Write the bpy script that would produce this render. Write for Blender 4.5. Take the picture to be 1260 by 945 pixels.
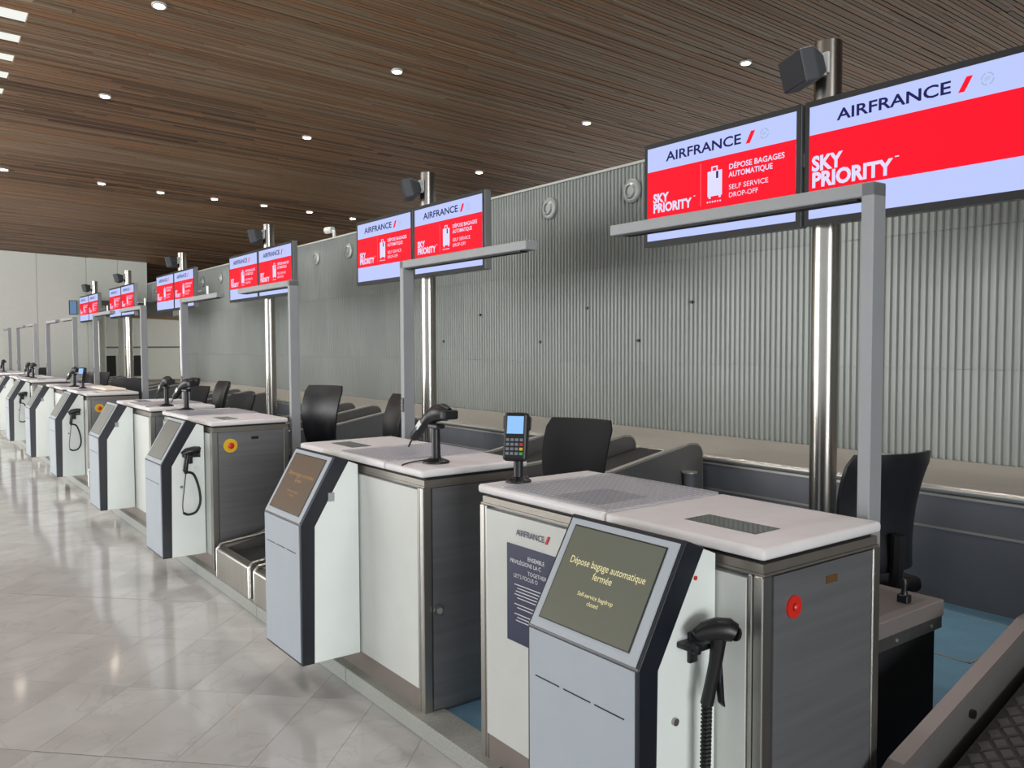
import bpy, bmesh, math, random
from mathutils import Vector, Matrix
random.seed(7)
for o in list(bpy.data.objects): bpy.data.objects.remove(o)
S = bpy.context.scene
COL = S.collection

# ------------------------------------------------------------------ camera
F_PX, YAW, PITCH, ROLL, CAM_H = 1026.5, 0.6407, -0.0462, -0.0041, 1.6
fw = Vector((math.sin(YAW)*math.cos(PITCH), math.cos(YAW)*math.cos(PITCH), math.sin(PITCH)))
rt = Vector((math.cos(YAW), -math.sin(YAW), 0)); up = rt.cross(fw)
c_, s_ = math.cos(ROLL), math.sin(ROLL)
rt2 = c_*rt + s_*up; up2 = -s_*rt + c_*up
cd = bpy.data.cameras.new('camera'); cam = bpy.data.objects.new('camera', cd); COL.objects.link(cam)
m3 = Matrix((rt2, up2, -fw)).transposed()
cam.matrix_world = Matrix.Translation((0, 0, CAM_H)) @ m3.to_4x4()
cd.sensor_fit = 'HORIZONTAL'; cd.sensor_width = 36; cd.lens = F_PX/1260*36
cd.clip_start = 0.05; cd.clip_end = 300
S.camera = cam

# ------------------------------------------------------------------ light
W = bpy.data.worlds.new('world'); S.world = W; W.use_nodes = True
wb = W.node_tree.nodes['Background']
wb.inputs[0].default_value = (0.88, 0.95, 1.0, 1); wb.inputs[1].default_value = 1.0
def area(name, loc, rot, sx, sy, power, col):
    l = bpy.data.lights.new(name, 'AREA'); l.shape = 'RECTANGLE'; l.size = sx; l.size_y = sy; l.energy = power; l.color = col
    o = bpy.data.objects.new(name, l); COL.objects.link(o); o.location = loc; o.rotation_euler = rot
    return o
# daylight of the long glazed facade opposite the counters, and of the glazed hall end behind
area('daylight_facade', (-11.6, 20, 2.5), (0, -math.pi/2, 0), 4.4, 22, 2600, (0.98, 0.98, 0.97))
area('daylight_hall_end', (-5.4, -26.5, 3.8), (math.pi/2, 0, 0), 12.6, 7.0, 5200, (0.97, 0.99, 1.0))
area('fill_light_passage', (15.8, 33, 2.4), (0, math.pi/2, 0), 3.4, 14, 900, (1.0, 0.98, 0.95))  # unseen fill light added to brighten the open passage
area('fill_light_back_hall', (15.8, 8, 2.2), (0, math.pi/2, 0), 3.6, 26, 380, (1.0, 0.98, 0.96))  # added fill, no known source: lifts the dark ceiling beyond the corrugated wall
S.view_settings.view_transform = 'Standard'; S.view_settings.look = 'None'
S.view_settings.exposure = 0.0; S.view_settings.gamma = 1.0; S.view_settings.use_curve_mapping = False

# ------------------------------------------------------------------ materials
def lin(c):
    return tuple(((v/255)/12.92 if v/255 <= .04045 else (((v/255)+.055)/1.055)**2.4) for v in c)
MATS = {}
def mat(name, rgb, rough=.5, metal=0., emit=None, estr=1., noise=0., nscale=8., bump=0., bscale=60., coat=0., stretch=None, alpha=None, trans=0.):
    if name in MATS: return MATS[name]
    m = bpy.data.materials.new(name); m.use_nodes = True; nt = m.node_tree; b = nt.nodes['Principled BSDF']
    c = lin(rgb); b.inputs['Base Color'].default_value = (*c, 1)
    b.inputs['Roughness'].default_value = rough; b.inputs['Metallic'].default_value = metal
    b.inputs['Coat Weight'].default_value = coat
    b.inputs['Transmission Weight'].default_value = trans
    if alpha is not None: b.inputs['Alpha'].default_value = alpha
    if emit: b.inputs['Emission Color'].default_value = (*lin(emit), 1); b.inputs['Emission Strength'].default_value = estr
    tc = nt.nodes.new('ShaderNodeTexCoord'); vec = tc.outputs['Object']
    if stretch:
        mp = nt.nodes.new('ShaderNodeMapping'); mp.inputs['Scale'].default_value = stretch
        nt.links.new(vec, mp.inputs[0]); vec = mp.outputs[0]
    nz = nt.nodes.new('ShaderNodeTexNoise'); nz.inputs['Scale'].default_value = nscale; nz.inputs['Detail'].default_value = 4
    nt.links.new(vec, nz.inputs['Vector'])
    cr = nt.nodes.new('ShaderNodeValToRGB')
    k = max(noise, .01)
    cr.color_ramp.elements[0].color = (*[v*(1-k) for v in c], 1); cr.color_ramp.elements[1].color = (*[min(1, v*(1+k)) for v in c], 1)
    cr.color_ramp.elements[0].position = .3; cr.color_ramp.elements[1].position = .7
    nt.links.new(nz.outputs[0], cr.inputs[0]); nt.links.new(cr.outputs[0], b.inputs['Base Color'])
    if bump:
        n2 = nt.nodes.new('ShaderNodeTexNoise'); n2.inputs['Scale'].default_value = bscale; nt.links.new(vec, n2.inputs['Vector'])
        bp = nt.nodes.new('ShaderNodeBump'); bp.inputs['Strength'].default_value = bump; bp.inputs['Distance'].default_value = .004
        nt.links.new(n2.outputs[0], bp.inputs['Height']); nt.links.new(bp.outputs[0], b.inputs['Normal'])
    MATS[name] = m
    return m
def glow(name, rgb, strength=1.0):
    if name in MATS: return MATS[name]
    m = bpy.data.materials.new(name); m.use_nodes = True; nt = m.node_tree
    b = nt.nodes['Principled BSDF']; b.inputs['Base Color'].default_value = (.004, .004, .004, 1); b.inputs['Roughness'].default_value = .6; b.inputs['Specular IOR Level'].default_value = .12
    b.inputs['Emission Color'].default_value = (*lin(rgb), 1); b.inputs['Emission Strength'].default_value = strength
    MATS[name] = m
    return m

white_pan = mat('white_laminate', (212, 214, 209), .45, noise=.02)
white_side = mat('white_painted_metal', (226, 232, 228), .4, noise=.015)
kiosk_face = mat('pale_blue_grey_lacquer', (172, 180, 188), .5, noise=.02)
slab_m = mat('pale_solid_surface', (226, 223, 223), .42, noise=.03, nscale=14)
black_fr = mat('black_anodised_frame', (24, 28, 36), .35, noise=.1)
black_pl = mat('black_plastic', (22, 22, 25), .42, noise=.1)
dark_rub = mat('dark_cable_rubber', (20, 21, 24), .55, noise=.1)
steel = mat('brushed_steel', (168, 166, 160), .33, metal=.92, noise=.08, nscale=30, stretch=(1, 1, .04))
steel_d = mat('dark_brushed_steel', (128, 129, 131), .42, metal=.55, noise=.10, nscale=30, stretch=(.05, .05, 1), bump=.05, bscale=200)
kick_m = mat('kick_plate_steel', (150, 140, 134), .34, metal=.55, noise=.06)
post_m = mat('grey_powder_coat', (150, 152, 154), .5, metal=.1, noise=.03)
pole_m = mat('polished_steel_pole', (170, 165, 158), .24, metal=1., noise=.04)
granite = mat('grey_granite_kerb', (158, 160, 154), .55, noise=.12, nscale=90)
carpet = mat('blue_vinyl_floor', (104, 148, 172), .6, noise=.06, nscale=6, bump=.1)
dark_pan = mat('charcoal_panel', (112, 114, 121), .5, metal=.2, noise=.06, nscale=5)
beige = mat('beige_cover_plate', (178, 172, 162), .6, noise=.03)
nose_m = mat('pale_metal_nosing', (192, 188, 180), .35, metal=.6, noise=.03)
guard_m = mat('dark_guard_panel', (116, 114, 113), .5, metal=.3, noise=.05)
belt_m = mat('black_belt', (40, 39, 39), .7, noise=.2, nscale=10, bump=.2)
corr = mat('galvanised_corrugated_sheet', (152, 156, 152), .48, metal=.35, noise=.07, nscale=1.4, stretch=(1, 1, .5))
corr_cap = mat('wall_cap', (196, 197, 190), .5)
vent_m = mat('vent_grey', (172, 176, 172), .45, metal=.4)
wall_w = mat('white_wall_panel', (214, 216, 206), .6, noise=.015)
soffit_m = mat('grey_soffit', (108, 108, 104), .7)
black_in = mat('black_opening', (10, 11, 12), .6)
leather = mat('black_leather', (30, 31, 36), .38, noise=.15, nscale=20, bump=.12, bscale=120)
fabric = mat('black_fabric', (18, 18, 21), .8, noise=.2, nscale=60, bump=.2, bscale=300)
bezel_m = mat('display_bezel', (8, 8, 14), .6)
case_m = mat('display_case_grey', (134, 137, 138), .45, metal=.3)
speaker_m = mat('charcoal_speaker_shell', (70, 74, 78), .5, noise=.05)
grille_m = mat('speaker_grille', (34, 36, 42), .6, noise=.1, nscale=200)
wht_pl = mat('white_plastic', (222, 224, 222), .4)
red_b = mat('red_button', (206, 40, 28), .4)
yel_b = mat('yellow_disc', (226, 186, 30), .45)
navy = mat('navy_print', (20, 32, 70), .5)
ink_n = mat('navy_ink', (22, 28, 70), .5)
ink_w = mat('white_ink', (226, 228, 234), .5)
ink_r = mat('red_ink', (214, 20, 44), .5)
glass_m = mat('grey_desk_glass', (196, 198, 206), .3, alpha=.4)
band_m = mat('worktop_band_steel', (132, 126, 118), .4, metal=.6, noise=.05)
dot_m = mat('glass_dot_grey', (168, 169, 178), .5)
pad_m = mat('dark_grey_pad', (120, 122, 136), .45)
disp_m = mat('dark_scale_display', (54, 52, 50), .15, coat=.6)
line_m = mat('thin_dark_slot', (20, 20, 22), .6)
E_WHITE = glow('screen_white', (190, 203, 255), 1.0)
E_RED = glow('screen_red', (255, 2, 38), 1.0)
E_NAVY = glow('screen_navy_text', (24, 22, 96), .8)
E_TXT = glow('screen_white_text', (226, 222, 255), 1.0)
E_LINE = glow('screen_pink_line', (255, 120, 140), 1.0)
E_GREY = glow('screen_grey_emblem', (160, 185, 205), 1.0)
E_BLUE = glow('screen_blue', (112, 146, 184), .8)
E_YEL = glow('kiosk_screen_text', (238, 226, 170), 1.0)
E_TERM = glow('terminal_screen', (150, 200, 255), 1.0)
E_LAMP = glow('lamp_lens', (255, 238, 214), 30.0)
E_SKY = glow('skylight_white', (238, 241, 233), 1.05)
E_TUBE = glow('white_light_tube', (250, 252, 250), 1.0)
def kscreen(name, rgb, e):
    m = mat(name, (40, 41, 38), .22, emit=rgb, estr=e); return m
K_GREY = kscreen('kiosk_screen_grey', (106, 109, 96), .72)
K_PALE = kscreen('kiosk_screen_pale_grey', (118, 119, 115), .8)
K_BROWN = kscreen('kiosk_screen_brown', (104, 88, 76), .8)

# marble: world-position clouds and veins, brightness per slab
def marble():
    m = bpy.data.materials.new('polished_marble'); m.use_nodes = True; nt = m.node_tree; b = nt.nodes['Principled BSDF']
    L = nt.links.new
    g = nt.nodes.new('ShaderNodeNewGeometry'); oi = nt.nodes.new('ShaderNodeObjectInfo'); at = nt.nodes.new('ShaderNodeAttribute'); at.attribute_name = 'tone'
    add = nt.nodes.new('ShaderNodeMath'); add.operation = 'ADD'; L(oi.outputs['Random'], add.inputs[0]); L(at.outputs['Fac'], add.inputs[1])
    fr = nt.nodes.new('ShaderNodeMath'); fr.operation = 'FRACT'; L(add.outputs[0], fr.inputs[0])
    off = nt.nodes.new('ShaderNodeVectorMath'); off.operation = 'SCALE'; off.inputs[0].default_value = (7, 3, 9); L(fr.outputs[0], off.inputs['Scale'])
    va = nt.nodes.new('ShaderNodeVectorMath'); va.operation = 'ADD'; L(g.outputs['Position'], va.inputs[0]); L(off.outputs[0], va.inputs[1])
    n1 = nt.nodes.new('ShaderNodeTexNoise'); n1.inputs['Scale'].default_value = 2.6; n1.inputs['Detail'].default_value = 6; n1.inputs['Distortion'].default_value = .8
    L(va.outputs[0], n1.inputs['Vector'])
    r1 = nt.nodes.new('ShaderNodeValToRGB'); e = r1.color_ramp.elements
    e[0].position = .3; e[0].color = (*lin((186, 184, 183)), 1); e[1].position = .7; e[1].color = (*lin((204, 203, 202)), 1)
    L(n1.outputs[0], r1.inputs[0])
    n2 = nt.nodes.new('ShaderNodeTexNoise'); n2.inputs['Scale'].default_value = 1.7; n2.inputs['Detail'].default_value = 5; n2.inputs['Distortion'].default_value = 1.6
    L(va.outputs[0], n2.inputs['Vector'])
    r2 = nt.nodes.new('ShaderNodeValToRGB'); e = r2.color_ramp.elements
    e[0].position = .485; e[0].color = (1, 1, 1, 1); e[1].position = .5; e[1].color = (.80, .80, .81, 1)
    x = r2.color_ramp.elements.new(.515); x.color = (1, 1, 1, 1)
    L(n2.outputs[0], r2.inputs[0])
    mx = nt.nodes.new('ShaderNodeMixRGB'); mx.blend_type = 'MULTIPLY'; mx.inputs[0].default_value = .5; L(r1.outputs[0], mx.inputs[1]); L(r2.outputs[0], mx.inputs[2])
    mr = nt.nodes.new('ShaderNodeMapRange'); mr.inputs['To Min'].default_value = .955; mr.inputs['To Max'].default_value = 1.02; L(fr.outputs[0], mr.inputs['Value'])
    m2 = nt.nodes.new('ShaderNodeMixRGB'); m2.blend_type = 'MULTIPLY'; m2.inputs[0].default_value = 1; L(mx.outputs[0], m2.inputs[1])
    L(mr.outputs[0], m2.inputs[2]); L(m2.outputs[0], b.inputs['Base Color'])
    b.inputs['Roughness'].default_value = .09; b.inputs['Specular IOR Level'].default_value = .5
    return m
marble_m = marble()
grout_m = mat('dark_floor_joint', (78, 76, 72), .8)
def wood():
    m = bpy.data.materials.new('dark_wood_slats'); m.use_nodes = True; nt = m.node_tree; b = nt.nodes['Principled BSDF']; L = nt.links.new
    at = nt.nodes.new('ShaderNodeAttribute'); at.attribute_name = 'tone'
    r = nt.nodes.new('ShaderNodeValToRGB'); e = r.color_ramp.elements
    e[0].position = 0; e[0].color = (*lin((88, 66, 50)), 1); e[1].position = 1; e[1].color = (*lin((150, 128, 104)), 1)
    for p, c in ((.25, (112, 88, 66)), (.5, (150, 110, 76)), (.75, (134, 113, 90))):
        x = e.new(p); x.color = (*lin(c), 1)
    L(at.outputs['Fac'], r.inputs[0])
    g = nt.nodes.new('ShaderNodeNewGeometry'); mp = nt.nodes.new('ShaderNodeMapping'); mp.inputs['Scale'].default_value = (.5, 40, 1)
    L(g.outputs['Position'], mp.inputs[0]); n = nt.nodes.new('ShaderNodeTexNoise'); n.inputs['Scale'].default_value = 1; n.inputs['Detail'].default_value = 3; L(mp.outputs[0], n.inputs['Vector'])
    mr = nt.nodes.new('ShaderNodeMapRange'); mr.inputs['From Min'].default_value = .3; mr.inputs['From Max'].default_value = .7; mr.inputs['To Min'].default_value = .72; mr.inputs['To Max'].default_value = 1.15; L(n.outputs[0], mr.inputs['Value'])
    mx = nt.nodes.new('ShaderNodeMixRGB'); mx.blend_type = 'MULTIPLY'; mx.inputs[0].default_value = 1; L(r.outputs[0], mx.inputs[1]); L(mr.outputs[0], mx.inputs[2])
    L(mx.outputs[0], b.inputs['Base Color']); b.inputs['Roughness'].default_value = .55
    return m
wood_m = wood()
wood_gap = mat('dark_ceiling_void', (44, 34, 27), .9)

# ------------------------------------------------------------------ geometry helpers
class G:
    """collects simple shapes into one bmesh"""
    def __init__(s): s.bm = bmesh.new()
    def box(s, x0, x1, y0, y1, z0, z1, bev=0., seg=2):
        r = bmesh.ops.create_cube(s.bm, size=1)
        vs = r['verts']
        for v in vs: v.co = ((x0+x1)/2+v.co.x*(x1-x0), (y0+y1)/2+v.co.y*(y1-y0), (z0+z1)/2+v.co.z*(z1-z0))
        if bev: s._bev(vs, bev, seg)
        return s
    def _bev(s, vs, bev, seg=2):
        es = {e for v in vs for e in v.link_edges}
        bmesh.ops.bevel(s.bm, geom=list(es), offset=bev, segments=seg, affect='EDGES', profile=.5)
    def prism(s, pts, a0, a1, axis='y', bev=0.):
        """polygon pts extruded along an axis: y -> pts are (x,z); x -> (y,z); z -> (x,y)"""
        f = {'y': lambda p, a: (p[0], a, p[1]), 'x': lambda p, a: (a, p[0], p[1]), 'z': lambda p, a: (p[0], p[1], a)}[axis]
        A = [s.bm.verts.new(f(p, a0)) for p in pts]; B = [s.bm.verts.new(f(p, a1)) for p in pts]; n = len(pts)
        s.bm.faces.new(A); s.bm.faces.new(B[::-1])
        for i in range(n): s.bm.faces.new((A[i], B[i], B[(i+1) % n], A[(i+1) % n]))
        if bev: s._bev(A+B, bev)
        return s
    def tube(s, pts, r, n=10, caps=True):
        pts = [Vector(p) for p in pts]; rs = r if isinstance(r, (list, tuple)) else [r]*len(pts); rings = []
        prev = None
        for i, p in enumerate(pts):
            d = (pts[min(i+1, len(pts)-1)]-pts[max(i-1, 0)]).normalized()
            if prev is None: u = d.orthogonal().normalized()
            else:
                u = (prev-d*prev.dot(d))
                u = u.normalized() if u.length > 1e-6 else d.orthogonal().normalized()
            prev = u; w = d.cross(u)
            rings.append([s.bm.verts.new(p+(u*math.cos(2*math.pi*k/n)+w*math.sin(2*math.pi*k/n))*rs[i]) for k in range(n)])
        for a, b in zip(rings, rings[1:]):
            for k in range(n): s.bm.faces.new((a[k], a[(k+1) % n], b[(k+1) % n], b[k]))
        if caps: s.bm.faces.new(rings[0][::-1]); s.bm.faces.new(rings[-1])
        return s
    def cyl(s, p0, p1, r0, r1=None, n=20): return s.tube([p0, p1], [r0, r0 if r1 is None else r1], n)
    def lathe(s, prof, n=24, c=(0, 0, 0)):
        rings = []
        for r, z in prof: rings.append([s.bm.verts.new((c[0]+r*math.cos(2*math.pi*k/n), c[1]+r*math.sin(2*math.pi*k/n), c[2]+z)) for k in range(n)])
        for a, b in zip(rings, rings[1:]):
            for k in range(n): s.bm.faces.new((a[k], a[(k+1) % n], b[(k+1) % n], b[k]))
        s.bm.faces.new(rings[0][::-1]); s.bm.faces.new(rings[-1])
        return s
    def quad(s, *p): s.bm.faces.new([s.bm.verts.new(q) for q in p]); return s
    def xf(s, M): bmesh.ops.transform(s.bm, matrix=M, verts=s.bm.verts); return s
    def mesh(s, name):
        bmesh.ops.recalc_face_normals(s.bm, faces=s.bm.faces)
        me = bpy.data.meshes.new(name); s.bm.to_mesh(me); s.bm.free(); return me
def spline(pts, n=6):
    P = [Vector(p) for p in pts]; P = [P[0]*2-P[1]]+P+[P[-1]*2-P[-2]]; out = []
    for a, b, c, d in zip(P, P[1:], P[2:], P[3:]):
        for i in range(n):
            t = i/n; out.append(.5*((2*b)+(c-a)*t+(2*a-5*b+4*c-d)*t*t+(3*b-a-3*c+d)*t**3))
    return out+[P[-2]]
def obj(name, me, m=None, parent=None, smooth=False):
    if isinstance(me, G): me = me.mesh(name)
    o = bpy.data.objects.new(name, me); COL.objects.link(o)
    if m is not None and not me.materials: me.materials.append(m)
    if smooth:
        for p in me.polygons: p.use_smooth = True
        try: me.set_sharp_from_angle(angle=math.radians(38))
        except Exception: pass
    if parent: o.parent = parent
    return o
def tag(o, label=None, cat=None, group=None, kind=None):
    if label: o['label'] = label
    if cat: o['category'] = cat
    if group: o['group'] = group
    if kind: o['kind'] = kind
    return o
def thing(name, label, cat, loc=(0, 0, 0), rz=0, group=None):
    o = bpy.data.objects.new(name, None); COL.objects.link(o); o.empty_display_size = .1
    o.location = loc; o.rotation_euler = (0, 0, rz)
    return tag(o, label, cat, group)
def copy_tree(src, loc=None, rz=None, label=None, group=None, parent=None):
    c = src.copy(); COL.objects.link(c)
    if parent: c.parent = parent
    if loc is not None: c.location = loc
    if rz is not None: c.rotation_euler = (0, 0, rz)
    if label: c['label'] = label
    if group: c['group'] = group
    for ch in [o for o in KIDS.get(src.name, [])]: copy_tree(ch, parent=c)
    return c
KIDS = {}
def index_children(root):
    """remember the children of a finished thing, so copies need no search"""
    KIDS[root.name] = list(root.children)
    for c in root.children: index_children(c)
def struct(name, me, m, label=None): return tag(obj(name, me, m), label, None, None, 'structure')

# lettering: font outlines turned into flat meshes
TXT = {}
def text_mesh(body, size, align='LEFT', bold=0., space=1.0):
    key = (body, size, align, bold, space)
    if key in TXT: return TXT[key]
    cu = bpy.data.curves.new('t', 'FONT'); cu.body = body; cu.size = size; cu.align_x = align; cu.align_y = 'CENTER'; cu.offset = bold*size; cu.space_character = space
    cu.resolution_u = 3
    o = bpy.data.objects.new('t', cu); COL.objects.link(o)
    bpy.context.view_layer.update()
    me = bpy.data.meshes.new_from_object(o.evaluated_get(bpy.context.evaluated_depsgraph_get()))
    me.name = 'lettering'; bpy.data.objects.remove(o); TXT[key] = me
    return me
R_MX = Matrix(((0, 0, -1), (-1, 0, 0), (0, 1, 0))).to_4x4()     # text plane facing -X: right is -Y, up is Z
def letter(body, size, m, parent, M, align='LEFT', width=None, bold=0., name='lettering', space=1.0):
    me = text_mesh(body, size, align, bold, space)
    if not me.materials: me.materials.append(m)
    elif me.materials[0] != m:
        me = me.copy(); me.materials.clear(); me.materials.append(m)
    o = obj(name, me, None, parent)
    sx = 1.0
    if width:
        xs = [v.co.x for v in me.vertices]; sx = width/(max(xs)-min(xs))
    o.matrix_local = M @ Matrix.Diagonal((sx, 1, 1, 1))
    return o

# ------------------------------------------------------------------ layout
PERIOD, Y0, UNITS = 4.46, 2.735, 6
PLAT = 0.06
WALL_X, FAR_Y = 6.2, 26.4
Z0, SX, SY = 6.49, .036, .082
def ceil_z(x, y): return Z0-SX*x-SY*y
yc = [Y0+PERIOD*k for k in range(UNITS)]
ORD = ['', 'first', 'second', 'third', 'fourth', 'fifth', 'sixth', 'seventh', 'eighth', 'ninth', 'tenth', 'eleventh', 'twelfth']

# ------------------------------------------------------------------ setting
fl = struct('floor', G().box(-12, 1.75, -10, 60, -.12, -.012).box(-12, 17, -27, -10, -.12, -.002).box(1.75, 17, 26.4, 60, -.12, -.012).box(6.2, 17, -10, 26.4, -.12, -.012), grout_m, 'polished grey marble floor of the hall')  # last box: unseen floor added behind the wall to stop light from below
# marble slabs laid at 45 degrees, 0.63 x 0.30 m
U0, V0, DU, DV = 2.93, 2.05, .6335, .30
r2 = math.sqrt(2)
def proj(p):
    d = Vector(p)-Vector((0, 0, CAM_H)); z = d.dot(fw)
    return (630+F_PX*d.dot(rt2)/z, 472.5-F_PX*d.dot(up2)/z, z) if z > .2 else (-9e3, -9e3, z)
tiles = []
for i in range(-16, 46):
    for j in range(-34, 120):
        u0 = U0+i*DU; v0 = V0+j*DV; uc, vc = u0+DU/2, v0+DV/2
        x, y = (uc-vc)/r2, (uc+vc)/r2
        if x > 2.02 or x < -11.8 or y < -9.5 or y > 34: continue
        px = proj((x, y, 0)); vis = -30 < px[0] < 1290 and -30 < px[1] < 990 and x < 1.72
        tiles.append((not vis, px[2] if px[2] > 0 else 99, i, u0, v0, x, y))
tiles.sort(key=lambda t: (t[0], t[1]))
def slab_mesh(wide):
    a0 = .0035 if wide in (1,) else .0010; a1 = .0035 if wide == 2 else .0010
    g = G(); u, v = DU/2, DV/2; b = .0008
    g.box(-u+a0, u-a1, -v+.0009, v-.0009, -.03, 0)
    g.xf(Matrix.Rotation(math.pi/4, 4, 'Z')); me = g.mesh('slab'); me.materials.append(marble_m); return me
slabs = [slab_mesh(k) for k in range(3)]
NSLAB = 300
for t in tiles[:NSLAB]:
    o = obj('marble_slab', slabs[1 if t[2] % 3 == 0 else 2 if t[2] % 3 == 2 else 0], None, fl); o.location = (t[5], t[6], 0)
vs, fs, tn = [], [], []
for t in tiles[NSLAB:]:
    _, _, i, u0, v0, x, y = t; tone = random.random(); b = len(vs)
    for (u, v) in ((u0+.0012, v0+.001), (u0+DU-.0012, v0+.001), (u0+DU-.0012, v0+DV-.001), (u0+.0012, v0+DV-.001)):
        vs += [((u-v)/r2, (u+v)/r2, 0), ((u-v)/r2, (u+v)/r2, -.02)]
    fs.append((b, b+2, b+4, b+6)); tn.append(tone)
    for k in range(4):
        k2 = (k+1) % 4; fs.append((b+2*k, b+2*k+1, b+2*k2+1, b+2*k2)); tn.append(tone)
me = bpy.data.meshes.new('marble_slabs'); me.from_pydata(vs, [], fs); a = me.attributes.new('tone', 'FLOAT', 'FACE'); a.data.foreach_set('value', tn)
tag(obj('marble_slabs', me, marble_m, fl), kind='stuff')

# raised platform: granite kerb stones along its front, blue vinyl on top
kerb = struct('trim_1', G().box(1.70, 1.80, -8, FAR_Y, -.1, .01), granite, 'grey granite kerb along the counter platform')
kme = G().box(1.69, 1.835, .002, 1.198, 0, PLAT+.012, .004, 1).mesh('kerb_stone'); kme.materials.append(granite)
for i in range(28):
    o = obj('kerb_stone', kme, None, kerb); o.location = (0, -7.2+1.2*i, 0)
struct('floor_platform', G().box(1.80, WALL_X+.02, -8, FAR_Y, -.1, PLAT), carpet, 'blue vinyl floor of the raised counter platform')

# ceiling: dark void plane with a field of wooden slats under it
def sheet(name, x0, x1, y0, y1, dz, m):
    return obj(name, G().quad((x0, y0, ceil_z(x0, y0)+dz), (x1, y0, ceil_z(x1, y0)+dz), (x1, y1, ceil_z(x1, y1)+dz), (x0, y1, ceil_z(x0, y1)+dz)), m)
ce = tag(sheet('ceiling', -12, 17, -27, 47, .07, wood_gap), 'sloping ceiling of dark brown wooden slats', None, None, 'structure')
strips = [(10.745+.661*k, 11.025+.661*k) for k in range(-6, 6)]
SKX0, SKX1 = -2.4, 1.43
vs, fs, tn = [], [], []
y = -26.8; row = 0
while y < 46.5:
    w = .046+.016*random.random(); x = -12-2.6*random.random()
    cluster = .5+.42*math.sin(y*.9+math.sin(y*.37)*2.2)
    while x < 17:
        ln = 1.2+2.4*random.random(); xa, xb = max(x, -12), min(x+ln-.006, 17); x += ln
        if xb <= -12 or xb-xa < .02: continue
        segs = [(xa, xb)]
        if any(a-w < y < b for a, b in strips):
            segs = [(p, q) for p, q in ((xa, min(xb, SKX0)), (max(xa, SKX1), xb)) if q-p > .02]
        for xa, xb in segs:
            tone = min(1, max(0, .5*cluster+.25+.75*(random.random()-.5)))
            drop = .012*random.random(); b = len(vs)
            for (px, py) in ((xa, y), (xb, y), (xb, y+w), (xa, y+w)):
                z = ceil_z(px, py)-drop; vs += [(px, py, z), (px, py, z+.05)]
            fs.append((b, b+6, b+4, b+2)); tn.append(tone)
            for k in range(4):
                k2 = (k+1) % 4; fs.append((b+2*k, b+2*k2, b+2*k2+1, b+2*k+1)); tn.append(tone)
    y += w+.007+.008*random.random()
me = bpy.data.meshes.new('ceiling_slats'); me.from_pydata(vs, [], fs); a = me.attributes.new('tone', 'FLOAT', 'FACE'); a.data.foreach_set('value', tn)
tag(obj('ceiling_slats', me, wood_m, ce), kind='stuff')
for k, (a, b) in enumerate(strips):
    o = struct('window_%d' % (k+1), G().quad((SKX0, a, ceil_z(SKX0, a)+.03), (SKX1, a, ceil_z(SKX1, a)+.03), (SKX1, b, ceil_z(SKX1, b)+.03), (SKX0, b, ceil_z(SKX0, b)+.03)), E_SKY,
               'narrow white skylight strip between the ceiling slats')

# corrugated wall behind the counters: sheets with ribs, three rows
wb_ = struct('wall_back', G().box(WALL_X+.05, WALL_X+.16, -8, 23.1, .0, 3.45).box(WALL_X+.05, WALL_X+.16, 23.1, FAR_Y, 2.92, 3.45), corr, 'tall corrugated galvanised metal wall behind the counters')
PITCH_R, NR = .055, 40
def corr_sheet(z0, z1, nr=NR):
    vs, fs = [], []
    for i in range(nr):
        y = i*PITCH_R
        for (dy, dx) in ((0, 0), (.022, 0), (.030, -.017), (.047, -.017)):
            vs += [(dx, y+dy, z0), (dx, y+dy, z1)]
    vs += [(0, nr*PITCH_R, z0), (0, nr*PITCH_R, z1)]
    n = len(vs)//2
    fs = [(2*i, 2*i+1, 2*i+3, 2*i+2) for i in range(n-1)]
    me = bpy.data.meshes.new('corrugated_sheet'); me.from_pydata(vs, [], fs); me.materials.append(corr); return me
rows = [(.75, 1.412), (1.416, 2.427), (2.431, 3.452)]
for r, (a, b) in enumerate(rows):
    me = corr_sheet(a, b); y = -7.1+(0 if r != 1 else -1.1)
    top = corr_sheet(2.92, b)
    while y < FAR_Y-.2:
        if r == 2 or y+NR*PITCH_R < 23.4:
            o = obj('corrugated_sheet', top if y > 22 else me, None, wb_)
            n_fit = min(1.0, (FAR_Y-y)/(NR*PITCH_R))
            o.location = (WALL_X+.02, y, 0); o.scale = (1, n_fit, 1)
        y += NR*PITCH_R
obj('wall_cap', G().box(WALL_X-.02, WALL_X+.18, -8, FAR_Y, 3.45, 3.475), corr_cap, wb_)

# far end of the hall: white panelled wall, open passage on its right under a grey soffit
OPX = 4.87
wf = struct('wall_far', G().box(-12, OPX, FAR_Y+.03, FAR_Y+.25, 0, 4.6).box(OPX, WALL_X, FAR_Y+.03, FAR_Y+.25, 2.95, 4.6), wall_w, 'white panelled end wall of the hall')
xs = [-12+1.6*i for i in range(8)]+[.2, 1.75, 3.32, 4.565, 5.39, WALL_X]
for a, b in zip(xs, xs[1:]):
    z0 = 0 if b <= 4.6 else 2.95
    g = G()
    if a < OPX < b: g.box(a+.006, OPX, FAR_Y, FAR_Y+.04, 0, 4.5).box(OPX, b-.006, FAR_Y, FAR_Y+.04, 2.95, 4.5)
    else: g.box(a+.006, b-.006, FAR_Y, FAR_Y+.04, z0, 4.5)
    obj('wall_panel', g, wall_w, wf)
struct('ceiling_passage', G().box(OPX, 16, FAR_Y+.25, 41, 2.95, 3.1).box(WALL_X+.16, 16, 23.0, FAR_Y+.25, 2.95, 3.1), soffit_m, 'grey soffit over the open passage')
wp = struct('wall_passage', G().box(OPX-.5, 16, 40, 40.2, 0, 2.95), wall_w, 'pale back wall of the open passage')
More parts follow.
